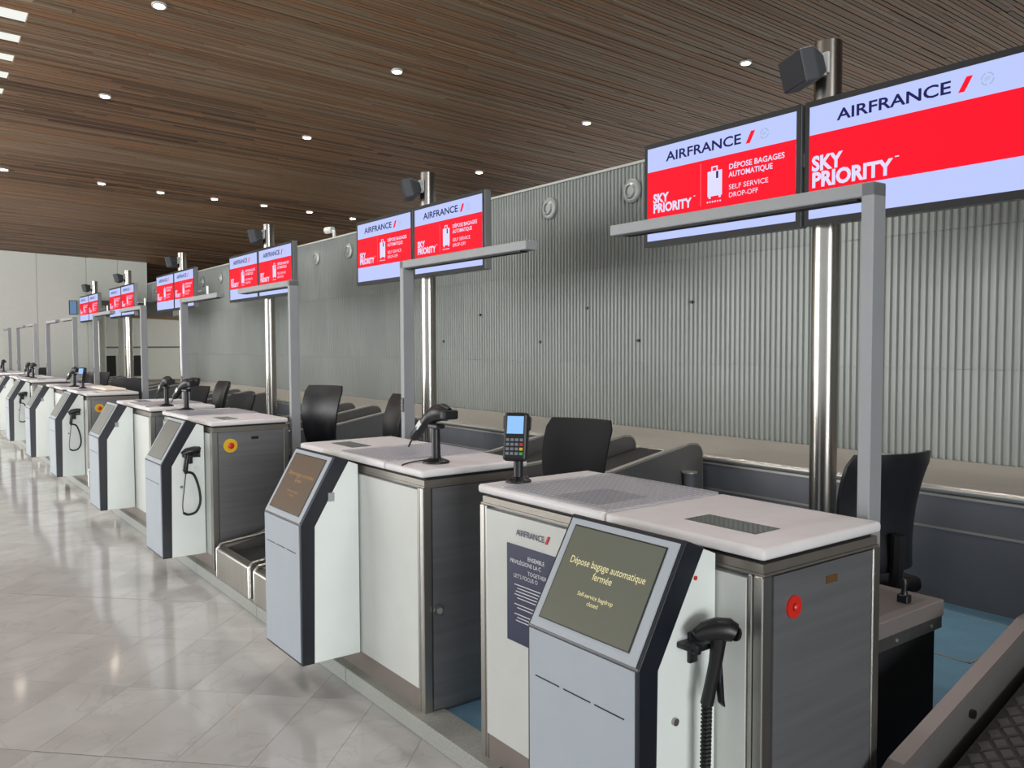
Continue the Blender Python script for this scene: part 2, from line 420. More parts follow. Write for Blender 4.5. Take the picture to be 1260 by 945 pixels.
for a, b in ((6.86, 7.05), (7.5, 8.0), (8.2, 8.45), (8.66, 9.05)):
    obj('dark_opening', G().box(a, b, 39.93, 40.02, .3, 1.22), black_in, wp)
obj('wall_rail', G().box(OPX-.5, 16, 39.94, 40.02, 1.55, 1.62), soffit_m, wp)
struct('wall_passage_left', G().box(OPX-.2, OPX, FAR_Y+.25, 40, 0, 2.95), wall_w, 'white side wall of the open passage')
for x in (5.62, 6.2):
    tag(obj('round_column', G().lathe([(.0001, 0), (.10, 0), (.10, 2.95), (.0001, 2.95)], 16), wall_w, smooth=True), 'slim white column standing in the open passage', 'column', 'white columns in the passage').location = (x, 30, 0)
struct('wall_right', G().box(16, 16.2, -10, 47, 0, 7), soffit_m, 'distant side wall behind the corrugated wall')

struct('wall_light_blocker', G().box(1.0, 17, -9.9, -9.7, 0, 8), dark_pan, 'unseen dark wall added behind the viewer to block light from the counter side')  # added out of view to shut out light and keep right-hand reflections dark

# ------------------------------------------------------------------ ceiling spotlights
P_ = [(2.62, 10.3), (2.65, 13.5), (5.78, 10.4), (5.81, 13.6), (9.67, 7.5), (9.38, 10.48), (9.43, 13.7), (1.82, 18.25), (3.49, 18.3), (4.62, 18.37), (5.7, 18.31), (6.78, 18.29), (7.86, 18.31), (8.97, 18.37), (.75, 18.3), (-.33, 18.3), (-1.41, 18.3), (-2.5, 18.3), (-3.6, 18.3), (2.6, 7.3), (5.8, 7.3), (2.6, 4.1), (5.8, 4.1), (2.6, 1.0), (5.8, 1.0), (-.6, 4.1), (-.6, 7.3), (-.6, 10.3), (-.6, 13.5)]
tilt = Matrix(((1, 0, 0), (0, 1, 0), (0, 0, 1)))
dl = thing('ceiling_spotlight', '', 'spotlight')
g = G().lathe([(.062, .03), (.062, -.016), (.082, -.016), (.082, .03)], 20)
obj('trim_ring', g, wht_pl, dl, True)
obj('lens', G().lathe([(.0001, -.012), (.058, -.012), (.058, .0), (.0001, .0)], 20), E_LAMP, dl)
index_children(dl)
for k, (x, y) in enumerate(P_):
    row18 = y > 16
    lab = 'small round spotlight in the close-set row across the wooden ceiling' if row18 else 'small round spotlight in the widely spaced grid of the wooden ceiling'
    grp = 'spotlights in the close row' if row18 else 'spotlights in the wide grid'
    o = dl if k == 0 else copy_tree(dl)
    o['label'] = lab; o['group'] = grp; o.location = (x, y, ceil_z(x, y)-.012)
    o.rotation_euler = (-math.atan(SY), math.atan(SX), 0)
    ld = bpy.data.lights.new('spot_lamp', 'SPOT'); ld.energy = 120 if row18 else 125; ld.color = (1, .97, .945); ld.spot_size = math.radians(115); ld.spot_blend = .7; ld.shadow_soft_size = .12
    lo = bpy.data.objects.new('spot_lamp', ld); COL.objects.link(lo); lo.parent = o; lo.location = (0, 0, -.05)

# ------------------------------------------------------------------ conveyor casing along the wall
CX = 5.0
cc = thing('conveyor_casing', 'long charcoal panelled casing with beige top along the corrugated wall', 'casing', (CX, 0, PLAT))
def L(z): return z-PLAT
obj('top_plate', G().box(.02, WALL_X-CX, -8, 23.1, L(.72), L(.75)), beige, cc)
obj('nosing', G().tube([(.0, -8, L(.735)), (.0, 23.1, L(.735))], .024, 12), nose_m, cc, True)
obj('nosing_lip', G().box(-.012, .03, -8, 23.1, L(.69), L(.705)), nose_m, cc)
obj('body', G().box(.012, .06, -8, 23.1, 0, L(.72)), dark_pan, cc)
ume = G().box(-.002, .014, .003, 2.227, L(.508), L(.688)).mesh('upper_panel'); ume.materials.append(dark_pan)
lme = G().box(-.004, .014, .003, 2.227, 0, L(.495)).mesh('lower_panel'); lme.materials.append(dark_pan)
for i in range(13):
    y = -6.2+2.23*i
    if y > 22: break
    for nm, me in (('upper_panel', ume), ('lower_panel', lme)):
        o = obj(nm, me, None, cc); o.location = (0, y, 0)
obj('trim_line', G().box(-.010, .014, -8, 23.1, L(.495), L(.508)), nose_m, cc)

# ------------------------------------------------------------------ desks
SLAB_X0, SLAB_X1, SLAB_Z0, SLAB_Z1 = 1.728, 2.275, 1.058, 1.09
DX = 1.745     # desk front
DL = 1.25      # desk length
def estop(parent, x, z, yl, big):
    """emergency stop on the end panel facing -Y"""
    if big: obj('stop_disc', G().cyl((x, yl, z), (x, yl-.006, z), .048, n=24), yel_b, parent, True)
    else: obj('stop_disc', G().cyl((x, yl, z), (x, yl-.006, z), .030, n=24), red_b, parent, True)
    b = obj('stop_button', G().tube([(x, yl, z), (x, yl-.006, z), (x, yl-.012, z), (x, yl-.016, z)] if not big else [(x, yl, z), (x, yl-.012, z), (x, yl-.02, z), (x, yl-.024, z)], [.012, .012, .022, .012] if big else [.008, .008, .011, .006], 18), red_b, parent, True)
def make_desk(s, label, group=None, poster=False, stop=None, lock=False, name='checkin_desk'):
    """s=+1: outer end at low y; s=-1: mirrored. local y = s*w, w from the outer end"""
    t = thing(name, label, 'desk', group=group)
    Y = lambda w: s*w
    def bx(g, x0, x1, w0, w1, z0, z1, bev=0, seg=2):
        a, b = sorted((Y(w0), Y(w1))); return g.box(x0, x1, a, b, z0-PLAT, z1-PLAT, bev, seg)
    obj('body', bx(G(), .012, .525, .012, DL-.012, PLAT, 1.02), steel_d, t)
    obj('top_band', bx(bx(G(), .0, .53, .006, DL-.006, 1.02, 1.046), -.004, .53, .0, DL, 1.016, 1.022), band_m, t)
    obj('band_recess', bx(G(), .015, .52, .02, DL-.02, 1.046, SLAB_Z0), line_m, t)
    seam = .57 if s > 0 else .93
    ox = SLAB_X0-DX
    for a, b in ((-.008, seam-.0015), (seam+.0015, DL+.004)):
        obj('worktop', bx(G(), ox, SLAB_X1-DX, a, b, SLAB_Z0, SLAB_Z1, .011, 3), slab_m, t, True)
    # white fronts, kick plate, corner posts
    for a, b in ((.05, .62), (.626, DL-.045)):
        obj('front_panel', bx(G(), -.012, .014, a, b, .168, 1.005), white_pan, t)
    obj('kick_plate', bx(G(), -.006, .014, .03, DL-.03, PLAT, .164), kick_m, t)
    for a, b in ((.0, .03), (.033, .046), (DL-.046, DL-.033), (DL-.03, DL)):
        obj('corner_post', bx(G(), -.010, .03, a, b, PLAT, 1.016, .003, 1), steel, t)
    for a, b in ((-.004, .03), (DL-.03, DL+.004)):
        obj('rear_post', bx(G(), .495, .532, a, b, PLAT, 1.016, .003, 1), steel, t)
    for a, b in ((-.002, .014), (DL-.014, DL+.002)):
        obj('side_panel', bx(G(), .034, .49, a, b, PLAT+.02, 1.012), steel_d, t)
    near = -.002 if s > 0 else -(DL+.002)        # end that faces -Y
    if stop is not None: estop(t, .115, .92-PLAT, near, stop)
    if s > 0:
        g = G(); g.tube([(.275, near+.002, .963-PLAT), (.275, near-.003, .963-PLAT)], .011, 14)
        g2 = G().box(.262, .312, near-.003, near+.004, .954-PLAT, .974-PLAT, .0, 1)
        h = obj('finger_slot', g2, line_m if stop else mat('brown_slot', (96, 66, 34), .6), t); g.bm.free()
    if lock:
        lk = obj('lock', G().cyl((.055, near, .50-PLAT), (.055, near-.014, .50-PLAT), .024, n=24), steel, t, True)
        obj('lock_cylinder', G().cyl((.055, near-.012, .50-PLAT), (.055, near-.02, .50-PLAT), .013, n=16), post_m, lk, True)
    # things let into the worktop
    obj('scale_display', bx(G(), .105, .215, .11, .36, SLAB_Z1-.01, SLAB_Z1+.0012), disp_m, t)
    ga, gb = (.575, 1.125) if s > 0 else (.46, .925)
    pa, pb = (.675, .885) if s > 0 else (.72, .80)
    obj('desk_pad', bx(G(), .05 if s > 0 else .16, .28 if s > 0 else .25, pa, pb, SLAB_Z1-.002, SLAB_Z1+.0015), pad_m, t)
    obj('glass_plate', bx(G(), .0, .52, ga, gb, SLAB_Z1+.0016, SLAB_Z1+.006), glass_m, t)
    # row of raised dots under the glass
    g = G(); n = 0
    for i in range(17):
        for j in range(22):
            x = .02+.03*i; w = ga+.012+.0255*j
            if w > gb-.01: continue
            y = Y(w); z = SLAB_Z1+.0064-PLAT
            g.quad((x, y-.004, z), (x+.008, y-.004, z), (x+.008, y+.004, z), (x, y+.004, z))
    tag(obj('glass_dots', g, dot_m, t), kind='stuff')
    if poster:
        M = lambda w, z, dx=.0152: Matrix.Translation((-dx, Y(w), z-PLAT)) @ R_MX
        pp = obj('poster', bx(G(), -.0145, -.011, .74, 1.075, .56, .905), navy, t)
        lg = letter('AIRFRANCE', .030, ink_n, t, M(1.02, .95), width=.155, bold=.012, name='brand_lettering')
        obj('brand_stripe', G().prism([(Y(.862), .938-PLAT), (Y(.852), .938-PLAT), (Y(.836), .966-PLAT), (Y(.846), .966-PLAT)], -.0155, -.0125, 'x'), ink_r, t)
        for body, sz, w, z, b in (('ENSEMBLE', .020, .955, .868, .01), ('PRIVIL\u00c9GIONS LA C', .020, 1.055, .846, .01), ('TOGETHER', .020, .955, .818, 0), ("LET'S FOCUS O", .020, 1.035, .797, 0)):
            letter(body, sz, ink_w, pp, M(w, z), bold=b)
        for k in range(12):
            if k in (5, 8): continue
            z = .765-.0115*k; obj('text_line', bx(G(), -.0158, -.0142, .88+.01*((k*7) % 3), 1.03-.008*((k*5) % 3), z, z+.0028), ink_w, pp)
    index_children(t)
    return t
# a desk per bay and side
desks = []
def desk_loc(k, s): return (DX, yc[k]-1.455 if s > 0 else yc[k]+1.455, PLAT)
protoA = protoB = None
for k in range(UNITS):
    for s in (1, -1):
        if k == UNITS-1 and s < 0: continue
        n = 2*k+(0 if s > 0 else 1)
        if n == 0: o = make_desk(1, 'check-in desk with navy poster on its white front and steel end panel', poster=True, stop=False)
        elif n == 1: o = protoB = make_desk(-1, 'first check-in desk after the poster desk, round lock on its dark end panel', lock=True)
        elif n == 2: o = protoA = make_desk(1, 'second check-in desk after the poster desk, yellow stop disc on its steel end', stop=True)
        else:
            o = copy_tree(protoA if s > 0 else protoB)
            o['label'] = '%s check-in desk after the poster desk, counting down the row' % ORD[n]
        if n: o['group'] = 'check-in desks down the row'
        o.location = desk_loc(k, s); desks.append(o)

# ------------------------------------------------------------------ kiosks
KX0, KB = 1.44, .165
KP = {1: -1.095, -1: .995}     # kiosk centre relative to the bay centre
slope = Vector((.17, 0, .297)).normalized()
nrm = Vector((-slope.z, 0, slope.x))     # outwards, up and to the front
def tiltM(along, y, out):
    p = Vector((0, 0, .805))+slope*along+nrm*out; p.y = y
    r = Vector((0, -1, 0)); n = r.cross(slope)
    return Matrix.Translation(p) @ Matrix((r, slope, n)).transposed().to_4x4()
def make_kiosk(label, screen, text, sticker=False, red=False):
    t = thing('bag_drop_kiosk', label, 'kiosk')
    HW = .22
    topx, topz = .17, 1.102
    fr = [(0, KB), (0, .805), (topx, topz), (topx+.07, topz-.028), (.065, .79), (.060, KB)]
    obj('frame', G().prism(fr, -HW, HW, 'y', .003), black_fr, t)
    cs = [(.055, KB+.002), (.06, .79), (.235, 1.072), (.285, 1.052), (.285, KB+.002)]
    obj('casing', G().prism(cs, -HW+.001, HW-.001, 'y', .002), white_side, t)
    i = .012
    obj('lower_front', G().box(-.004, .01, -HW+i, HW-i, KB+.014, .800), kiosk_face, t)
    M = tiltM(0, 0, 0)
    L_ = .342
    up_ = G().box(-HW+i, HW-i, .004, L_-.012, -.008, .004).xf(M)
    obj('upper_front', up_, kiosk_face, t)
    obj('display_surround', G().box(-.183, .176, .030, .312, -.006, .006).xf(M), black_pl, t)
    sc = obj('display', G().box(-.179, .172, .033, .308, -.004, .0068).xf(M), screen, t)
    if text:
        m = E_YEL if text == 1 else mat('amber_text', (40, 30, 20), .5, emit=(190, 140, 80), estr=.7)
        for body, sz, a in (('D\u00e9pose bagage automatique', .029, .212), ('ferm\u00e9e', .029, .182), ('Self-service bagdrop', .017, .128), ('closed', .017, .109)):
            wd = {'D': .292, 'f': .075, 'S': .138, 'c': .042}[body[0]]
            letter(body, sz, m, sc, tiltM(a, -.0, .0078), 'CENTER', width=wd, bold=0.)
    for a, b in ((-.175, -.066), (-.050, .058), (.076, .180)):
        obj('slot', G().box(-.0052, -.003, a, b, .668, .6715), line_m, t)
    if sticker: obj('sticker', G().box(.135, .165, -HW-.0012, -HW+.004, .895, .935), mat('grey_sticker', (150, 158, 158), .5), t)
    if red: obj('red_dot', G().cyl((.205, -HW+.002, 1.0), (.205, -HW-.002, 1.0), .006, n=14), red_b, t)
    if not sticker: kn = obj('side_lock', G().cyl((.128, -HW+.002, .645), (.128, -HW-.008, .645), .010, n=16), steel, t, True)
    index_children(t)
    return t
kiosks = {}
K = None
for k in range(UNITS):
    for s in (1, -1):
        n = 2*k+(0 if s > 0 else 1)
        if k == UNITS-1 and s < 0: continue
        if n == 0: o = make_kiosk('bag drop kiosk on the poster desk, screen with pale French and English closing notice', K_GREY, 1, red=True)
        elif n == 1: o = make_kiosk('bag drop kiosk on the first desk after the poster desk, brown screen with amber text', K_BROWN, 2, sticker=True)
        elif n == 2: o = K = make_kiosk('blank-screened bag drop kiosk on the second desk after the poster desk', K_PALE, 0, sticker=False)
        elif n == 3: o = KB_ = make_kiosk('blank-screened bag drop kiosk on the third desk after the poster desk', K_PALE, 0, sticker=True)
        else: o = copy_tree(K if s > 0 else KB_); o['label'] = 'blank-screened bag drop kiosk on the %s desk after the poster desk' % ORD[n]
        if n > 1: o['group'] = 'blank-screened kiosks'
        o.location = (KX0, yc[k]+KP[s], 0); kiosks[n] = o

# handheld scanners hung on the kiosk sides
def coil(p0, p1, turns, R, r, name, parent):
    pts = []; p0, p1 = Vector(p0), Vector(p1); d = (p1-p0); ax = d.normalized(); u = ax.orthogonal().normalized(); w = ax.cross(u); n = turns*7
    for i in range(n+1):
        a = 2*math.pi*i/7; pts.append(p0+d*(i/n)+(u*math.cos(a)+w*math.sin(a))*R)
    return obj(name, G().tube(pts, r, 5), dark_rub, parent, True)
def make_hand_scanner(label, near):
    t = thing('hand_scanner', label, 'scanner')
    # local origin on the kiosk side (y=0 is the casing side, -y outwards)
    h = obj('holder', G().box(-.03, .075, -.060, .0, -.012, .004, .004).box(.01, .04, -.012, 0, -.06, .02, .003).box(-.03, -.015, -.07, -.05, -.012, .012, .003).box(.06, .075, -.07, -.05, -.012, .012, .003), black_pl, t, True)
    if near: pts = [(-.014, -.046, .028), (.006, -.058, .038), (.030, -.080, .046), (.050, -.100, .045), (.060, -.112, .038)]; hr = [.016, .025, .029, .029, .024]
    else: pts = [(-.04, -.045, .012), (-.01, -.048, .028), (.04, -.05, .036), (.075, -.05, .036)]; hr = [.016, .025, .027, .024]
    obj('head', G().tube(pts, hr, 14), black_pl, t, True)
    obj('window', G().cyl(Vector(pts[-1])-Vector((.003, 0, 0)), Vector(pts[-1])+Vector((.004, -.001, -.002)), hr[-1]*.8, n=12), dark_rub, t)
    if near:
        hp = [(.034, -.084, .03), (.031, -.076, -.04), (.025, -.066, -.10), (.020, -.058, -.15)]
        obj('grip', G().tube(hp, [.020, .017, .016, .017], 12), black_pl, t, True)
        obj('trigger', G().prism([(.050, -.02), (.040, -.09), (.050, -.15), (.066, -.165), (.054, -.12)], -.082, -.066, 'y', .003), black_pl, t)
        coil((.020, -.058, -.145), (.018, -.050, -.62), 46, .011, .0042, 'cord', t)
    else:
        hp = [(.0, -.046, .02), (-.012, -.046, -.04), (-.02, -.046, -.10), (-.012, -.046, -.12)]
        obj('grip', G().tube(hp, [.017, .015, .016, .012], 10), black_pl, t, True)
        obj('trigger', G().prism([(.008, -.02), (.018, -.05), (.014, -.06), (-.002, -.05)], -.052, -.040, 'y', .002), black_pl, t)
        lp = [(-.012, -.04, -.11), (.03, -.035, -.125), (.055, -.03, -.17), (.075, -.03, -.25), (.078, -.03, -.33), (.05, -.03, -.39), (.0, -.03, -.405), (-.035, -.03, -.39)]
        obj('cord', G().tube(spline(lp), .0085, 8), dark_rub, t, True)
        obj('thin_cord', G().tube(spline([(-.035, -.03, -.39), (-.038, -.03, -.33), (-.025, -.03, -.22), (-.015, -.035, -.12)]), .003, 6), dark_rub, t, True)
        obj('clip', G().cyl((.07, .0, -.1), (.07, -.012, -.1), .018, n=14), wht_pl, t, True)
    index_children(t)
    return t
for k in range(UNITS-1):
    s0 = Vector((KX0+.165, yc[k]+KP[1]-.219, .86 if k else .845))
    if k == 0: o = make_hand_scanner('black handheld scanner with ribbed straight cord on the kiosk of the poster desk', True)
    elif k == 1: o = HS = make_hand_scanner('black handheld scanner with looped cord on the second kiosk after the poster desk', False)
    else: o = copy_tree(HS); o['label'] = 'black handheld scanner with looped cord on the %s kiosk after the poster desk' % ORD[2*k]
    o['group'] = 'handheld scanners on the kiosks'
    o.location = s0

# ------------------------------------------------------------------ grey posts with an arm over each desk
def make_post(s):
    t = thing('counter_light_post', '', 'light post')
    x0, x1 = 0, .068
    obj('column', G().box(x0, x1, -.02, .02, 0, 2.078-PLAT, .003, 1), post_m, t)
    a, b = (-.02, 1.10) if s > 0 else (-1.15, .02)
    arm = obj('arm', G().box(x0, x1, a, b, 2.036-PLAT, 2.0785-PLAT, .003, 1), post_m, t)
    obj('light_strip', G().box(.012, .056, a+.06, b-.06, 2.030-PLAT, 2.0365-PLAT), line_m, arm)
    if s > 0:
        index_children(t); return t
    sw = obj('switch_plate', G().box(-.004, .002, -.016, .016, 1.225-PLAT, 1.305-PLAT, .001, 1), black_pl, t)
    for z in (1.245, 1.265, 1.285): obj('switch', G().cyl((-.004, 0, z-PLAT), (-.007, 0, z-PLAT), .006, n=10), post_m, sw)
    index_children(t)
    return t
cA, cB = make_post(1), make_post(-1)
for k in range(UNITS):
    for s in (1, -1):
        if k == UNITS-1 and s < 0: continue
        n = 2*k+(0 if s > 0 else 1)
        o = (cA if s > 0 else cB) if k == 0 else copy_tree(cA if s > 0 else cB)
        o['label'] = 'grey square post with light arm over the %s' % ('poster desk' if n == 0 else ORD[n]+' desk after the poster desk')
        o['group'] = 'grey light posts over the desks'
        o.location = (2.33, yc[k]-1.37 if s > 0 else yc[k]+1.43, PLAT)

# ------------------------------------------------------------------ display stands
SW, SH = 1.262, .715
def make_screen(parent, y_left, big, blank=None):
    """y_left: high-y edge, local to the stand; screen faces -X"""
    zb = 2.288-PLAT; y0 = y_left-SW
    sc = obj('screen', G().box(-.075, .0, y0, y_left, zb, zb+SH, .008, 2), case_m, parent)
    P = lambda u, v: (y_left-u*SW, zb+(1-v)*SH)
    def patch(nm, u0, v0, u1, v1, m, d):
        a, b = P(u0, v0), P(u1, v1)
        return obj(nm, G().box(-.075-d, -.075-d+.003, b[0], a[0], b[1], a[1]), m, sc)
    patch('bezel', .0, .0, 1, 1, bezel_m, .004)
    patch('white_field', .024, .048, .976, .945, E_WHITE, .0055)
    patch('red_field', .024, .275, .976, .725, E_RED, .007)
    def txt(body, size, u, v, m, width=None, bold=0, name='lettering'):
        a = P(u, v); return letter(body, size, m, sc, Matrix.Translation((-.0835, a[0], a[1])) @ R_MX, width=width, bold=bold, name=name)
    txt('AIRFRANCE', .088, .165, .165, E_NAVY, .50*SW, .02, 'brand_lettering')
    a = P(.69, .215); b = P(.745, .115)
    obj('brand_stripe', G().prism([(a[0], a[1]), (a[0]-.03, a[1]), (b[0], b[1]), (b[0]+.03, b[1])], -.0832, -.081, 'x'), E_RED, sc)
    c = P(.80, .165); g = G(); n = 20
    for i in range(n):
        if i % 5 == 4: continue
        q = [(c[0]+r*math.cos(2*math.pi*j/n), c[1]+r*math.sin(2*math.pi*j/n)) for j, r in ((i, .026), (i+1, .026), (i+1, .032), (i, .032))]
        g.quad(*[(-.0832, *z) for z in q])
    for dz in (-.006, .004): g.quad(*[(-.0832, c[0]+dy, c[1]+dz+e) for dy, e in ((.014, -.002), (-.014, .003), (-.014, .007), (.014, .002))])
    obj('round_emblem', g, E_GREY, sc)
    if big:
        txt('SKY', .115, .04, .515, E_TXT, .155*SW, .042); txt('PRIORITY', .115, .04, .645, E_TXT, .385*SW, .042)
        a = P(.435, .575); obj('small_dash', G().box(-.0832, -.081, a[0]-.022, a[0], a[1], a[1]+.006), E_TXT, sc)
    else:
        txt('SKY', .084, .07, .545, E_TXT, .115*SW, .042); txt('PRIORITY', .084, .07, .64, E_TXT, .275*SW, .042)
        a = P(.358, .585); obj('small_dash', G().box(-.0832, -.081, a[0]-.014, a[0], a[1], a[1]+.005), E_TXT, sc)
        a, b = P(.405, .30), P(.407, .69); obj('divider', G().box(-.0832, -.081, b[0], a[0], b[1], a[1]), E_LINE, sc)
        a, b = P(.452, .39), P(.545, .615)
        g = G().box(-.0834, -.081, b[0], a[0], b[1], a[1], .0, 1)
        w = a[0]-b[0]; hh = a[1]-b[1]
        g.box(-.0834, -.081, b[0]+.3*w, b[0]+.38*w, a[1], a[1]+.03).box(-.0834, -.081, b[0]+.66*w, b[0]+.74*w, a[1], a[1]+.03).box(-.0834, -.081, b[0]+.3*w, b[0]+.74*w, a[1]+.022, a[1]+.03)
        for q in (.08, .78): g.box(-.0834, -.081, b[0]+q*w, b[0]+(q+.14)*w, b[1]-.014, b[1])
        obj('suitcase_symbol', g, E_TXT, sc)
        obj('luggage_tag', G().box(-.0842, -.082, b[0]+.25*w, b[0]+.4*w, a[1]-.05, a[1]-.005), E_NAVY, sc)
        for i in range(6):
            q = P(.452+.0165*i, .665); obj('belt_dot', G().cyl((-.0832, q[0], q[1]), (-.081, q[0], q[1]), .006, n=8), E_TXT, sc)
        for body, size, v, wd, bo in (('D\u00c9POSE BAGAGES', .048, .385, .325, .016), ('AUTOMATIQUE', .048, .455, .262, .016), ('SELF SERVICE', .044, .565, .235, .0), ('DROP-OFF', .044, .635, .175, .0)):
            txt(body, size, .588, v, E_TXT, wd*SW, bo)
    return sc
def make_stand(first, tube=False):
    t = thing('display_stand', '', 'display stand')
    obj('pole', G().lathe([(.0001, 0), (.078, 0), (.078, 3.36-PLAT), (.0001, 3.36-PLAT)], 28), pole_m, t, True)
    obj('base_flange', G().lathe([(.0001, 0), (.13, 0), (.13, .012), (.072, .02), (.0001, .02)], 28), steel, t, True)
    obj('mounting_bar', G().box(-.115, -.06, -1.0, 1.0, 2.58, 2.66), post_m, t)
    make_screen(t, 1.345, False).location.x = -.06
    make_screen(t, .045+.01, first).location.x = -.06
    if tube:
        obj('light_tube', G().box(.02, .05, -1.41, -1.375, 2.46-PLAT, 2.66-PLAT, .004, 1), E_TUBE, t)
        obj('tube_arm', G().box(-.08, .03, -1.40, -1.10, 2.50, 2.52), post_m, t)
    index_children(t)
    return t
def make_speaker():
    t = thing('loudspeaker', '', 'loudspeaker')
    # tilted cabinet, wide front and narrow back
    M = Matrix.Translation((-.19, .07, .0)) @ Matrix.Rotation(math.radians(-28), 4, 'Z') @ Matrix.Rotation(math.radians(-14), 4, 'Y')
    fr = [(-.13, -.095), (.13, -.095), (.13, .095), (-.13, .095)]
    g = G(); A = [g.bm.verts.new((-.06, y, z)) for y, z in fr]; B = [g.bm.verts.new((.03, y, z)) for y, z in fr]; C_ = [g.bm.verts.new((.12, y*.45, z*.5)) for y, z in fr]
    g.bm.faces.new(A); g.bm.faces.new(C_[::-1])
    for P, Q in ((A, B), (B, C_)):
        for i in range(4): g.bm.faces.new((P[i], Q[i], Q[(i+1) % 4], P[(i+1) % 4]))
    g._bev(A+B+C_, .012); obj('cabinet', g.xf(M), speaker_m, t)
    obj('grille', G().box(-.067, -.055, -.122, .122, -.087, .087, .004, 1).xf(M), grille_m, t)
    br = obj('bracket', G().box(-.13, -.074, -.02, .05, -.03, .03, .004, 1).box(-.092, -.074, -.04, .06, -.02, .10, .004, 1), wht_pl, t)
    index_children(t)
    return t
st0 = make_stand(True); st = make_stand(False); st3 = make_stand(False, True); sp = make_speaker()
PX = 4.46
for k in range(UNITS):
    o = st0 if k == 0 else st if k == 1 else copy_tree(st) if k == 2 else st3 if k == 3 else copy_tree(st3)
    where = 'the poster desk' if k == 0 else 'the %s desk after the poster desk' % ORD[2*k]
    o['label'] = ('steel pole with twin screens, one with large SKY PRIORITY lettering, behind ' if k == 0 else 'steel pole with twin red and white screens behind ')+where
    o['group'] = 'steel poles with twin screens'
    y = yc[k]+(.215 if k else .135)
    if k == UNITS-1: y -= .55
    o.location = (PX, y, PLAT)
    q = sp if k == 0 else copy_tree(sp)
    q['label'] = 'charcoal loudspeaker on top of the screen pole behind '+where; q['group'] = 'loudspeakers on the screen poles'
    q.location = (PX, y-.02, 3.18)
# small blue screen on the end wall
wd = thing('wall_display', 'small blue screen on the white end wall', 'display', (4.2, FAR_Y-.02, 2.72))
obj('frame', G().box(-.10, .10, -.04, .02, -.20, .20, .005, 1), bezel_m, wd)
obj('display', G().box(-.085, .085, -.044, -.03, -.185, .185), E_BLUE, wd)

# ------------------------------------------------------------------ baggage conveyors in the gaps
def gtop(x):
    P = [(1.74, .24), (2.05, .31), (2.24, .42), (3.06, .66), (4.0, .72), (4.85, .87), (5.0, .87)]
    for (a, b), (c, d) in zip(P, P[1:]):
        if a <= x <= c: return b+(d-b)*(x-a)/(c-a)
    return P[-1][1]
GX = [1.74, 1.78, 2.05, 2.24, 2.6, 3.06, 3.5, 4.0, 4.4, 4.80]
def guard_profile():
    p = [(GX[0], .20)]+[(x, gtop(x)) for x in GX[1:]]
    cx, cz = 4.84, gtop(4.80)-.10
    p += [(cx+.10*math.sin(a), cz+.10*math.cos(a)) for a in (math.radians(d) for d in (20, 40, 60, 80, 95))]
    p += [(4.95, PLAT), (1.74, PLAT)]
    return [(x-1.74, z-PLAT) for x, z in p]
gp = guard_profile()
def make_conveyor(w, tread):
    """one belt: local y 0..w between guards, guard on its low-y side"""
    t = thing('baggage_conveyor', '', 'conveyor')
    obj('side_guard', G().prism(gp, -.02, .02, 'y'), guard_m, t)
    g = G()
    for (a, b), (c, d) in zip(gp[1:15], gp[2:16]):
        g.quad((a, -.024, b+.004), (c, -.024, d+.004), (c, .024, d+.004), (a, .024, b+.004))
        g.quad((a, -.024, b+.004), (c, -.024, d+.004), (c, -.024, d-.012), (a, -.024, b-.012)); g.quad((a, .024, b+.004), (c, .024, d+.004), (c, .024, d-.012), (a, .024, b-.012))
    obj('guard_edge', g, nose_m if not tread else mat('dull_guard_steel', (128, 120, 116), .45, metal=.4), t)
    xs = [0, .31, .50, 1.32, 2.26, 3.2]
    bz = lambda x: gtop(x+1.74)-.115-PLAT if x > .2 else .17-PLAT+.0
    zb = [.205-PLAT, .235-PLAT, bz(.5), bz(1.32), bz(2.26), bz(3.2)]
    g = G(); prof = list(zip(xs, zb))+[(3.2, zb[-1]-.05), (.0, .10)]
    g.prism(prof, .03, w-.03, 'y'); obj('belt', g, belt_m, t)
    fr = G().box(-.04, .03, .02, w-.02, 0, .265-PLAT, .012, 2)
    obj('front_frame', fr, steel, t)
    obj('front_rail', G().tube([(-.03, .035, 0), (-.03, .035, .20), (-.01, .035, .225), (.3, .035, .262), (.45, .035, .33)], .012, 8), steel, t, True)
    obj('front_rail', G().tube([(-.03, w-.035, 0), (-.03, w-.035, .20), (-.01, w-.035, .225), (.3, w-.035, .262), (.45, w-.035, .33)], .012, 8), steel, t, True)
    if tread:
        g = G(); d = .062
        def zz(x):
            for (a, b), (c, e) in zip(zip(xs, zb), zip(xs[1:], zb[1:])):
                if a <= x <= c: return b+(e-b)*(x-a)/(c-a)
            return zb[-1]
        i = 0
        x = .06
        while x < 2.3:
            y = .05+(d/2 if i % 2 else 0)
            while y < w-.05:
                q = d*.44
                A = [(x-q, y), (x, y-q), (x+q, y), (x, y+q)]; B = [(x-q*.75, y), (x, y-q*.75), (x+q*.75, y), (x, y+q*.75)]
                lo = [g.bm.verts.new((a, b, zz(a)+.0005)) for a, b in A]; hi = [g.bm.verts.new((a, b, zz(a)+.005)) for a, b in B]
                g.bm.faces.new(hi)
                for m in range(4): g.bm.faces.new((lo[m], lo[(m+1) % 4], hi[(m+1) % 4], hi[m]))
                y += d
            x += d/2; i += 1
        tag(obj('belt_tread', g, mat('belt_tread_rubber', (62, 60, 58), .6, noise=.1), t), kind='stuff')
    index_children(t)
    return t
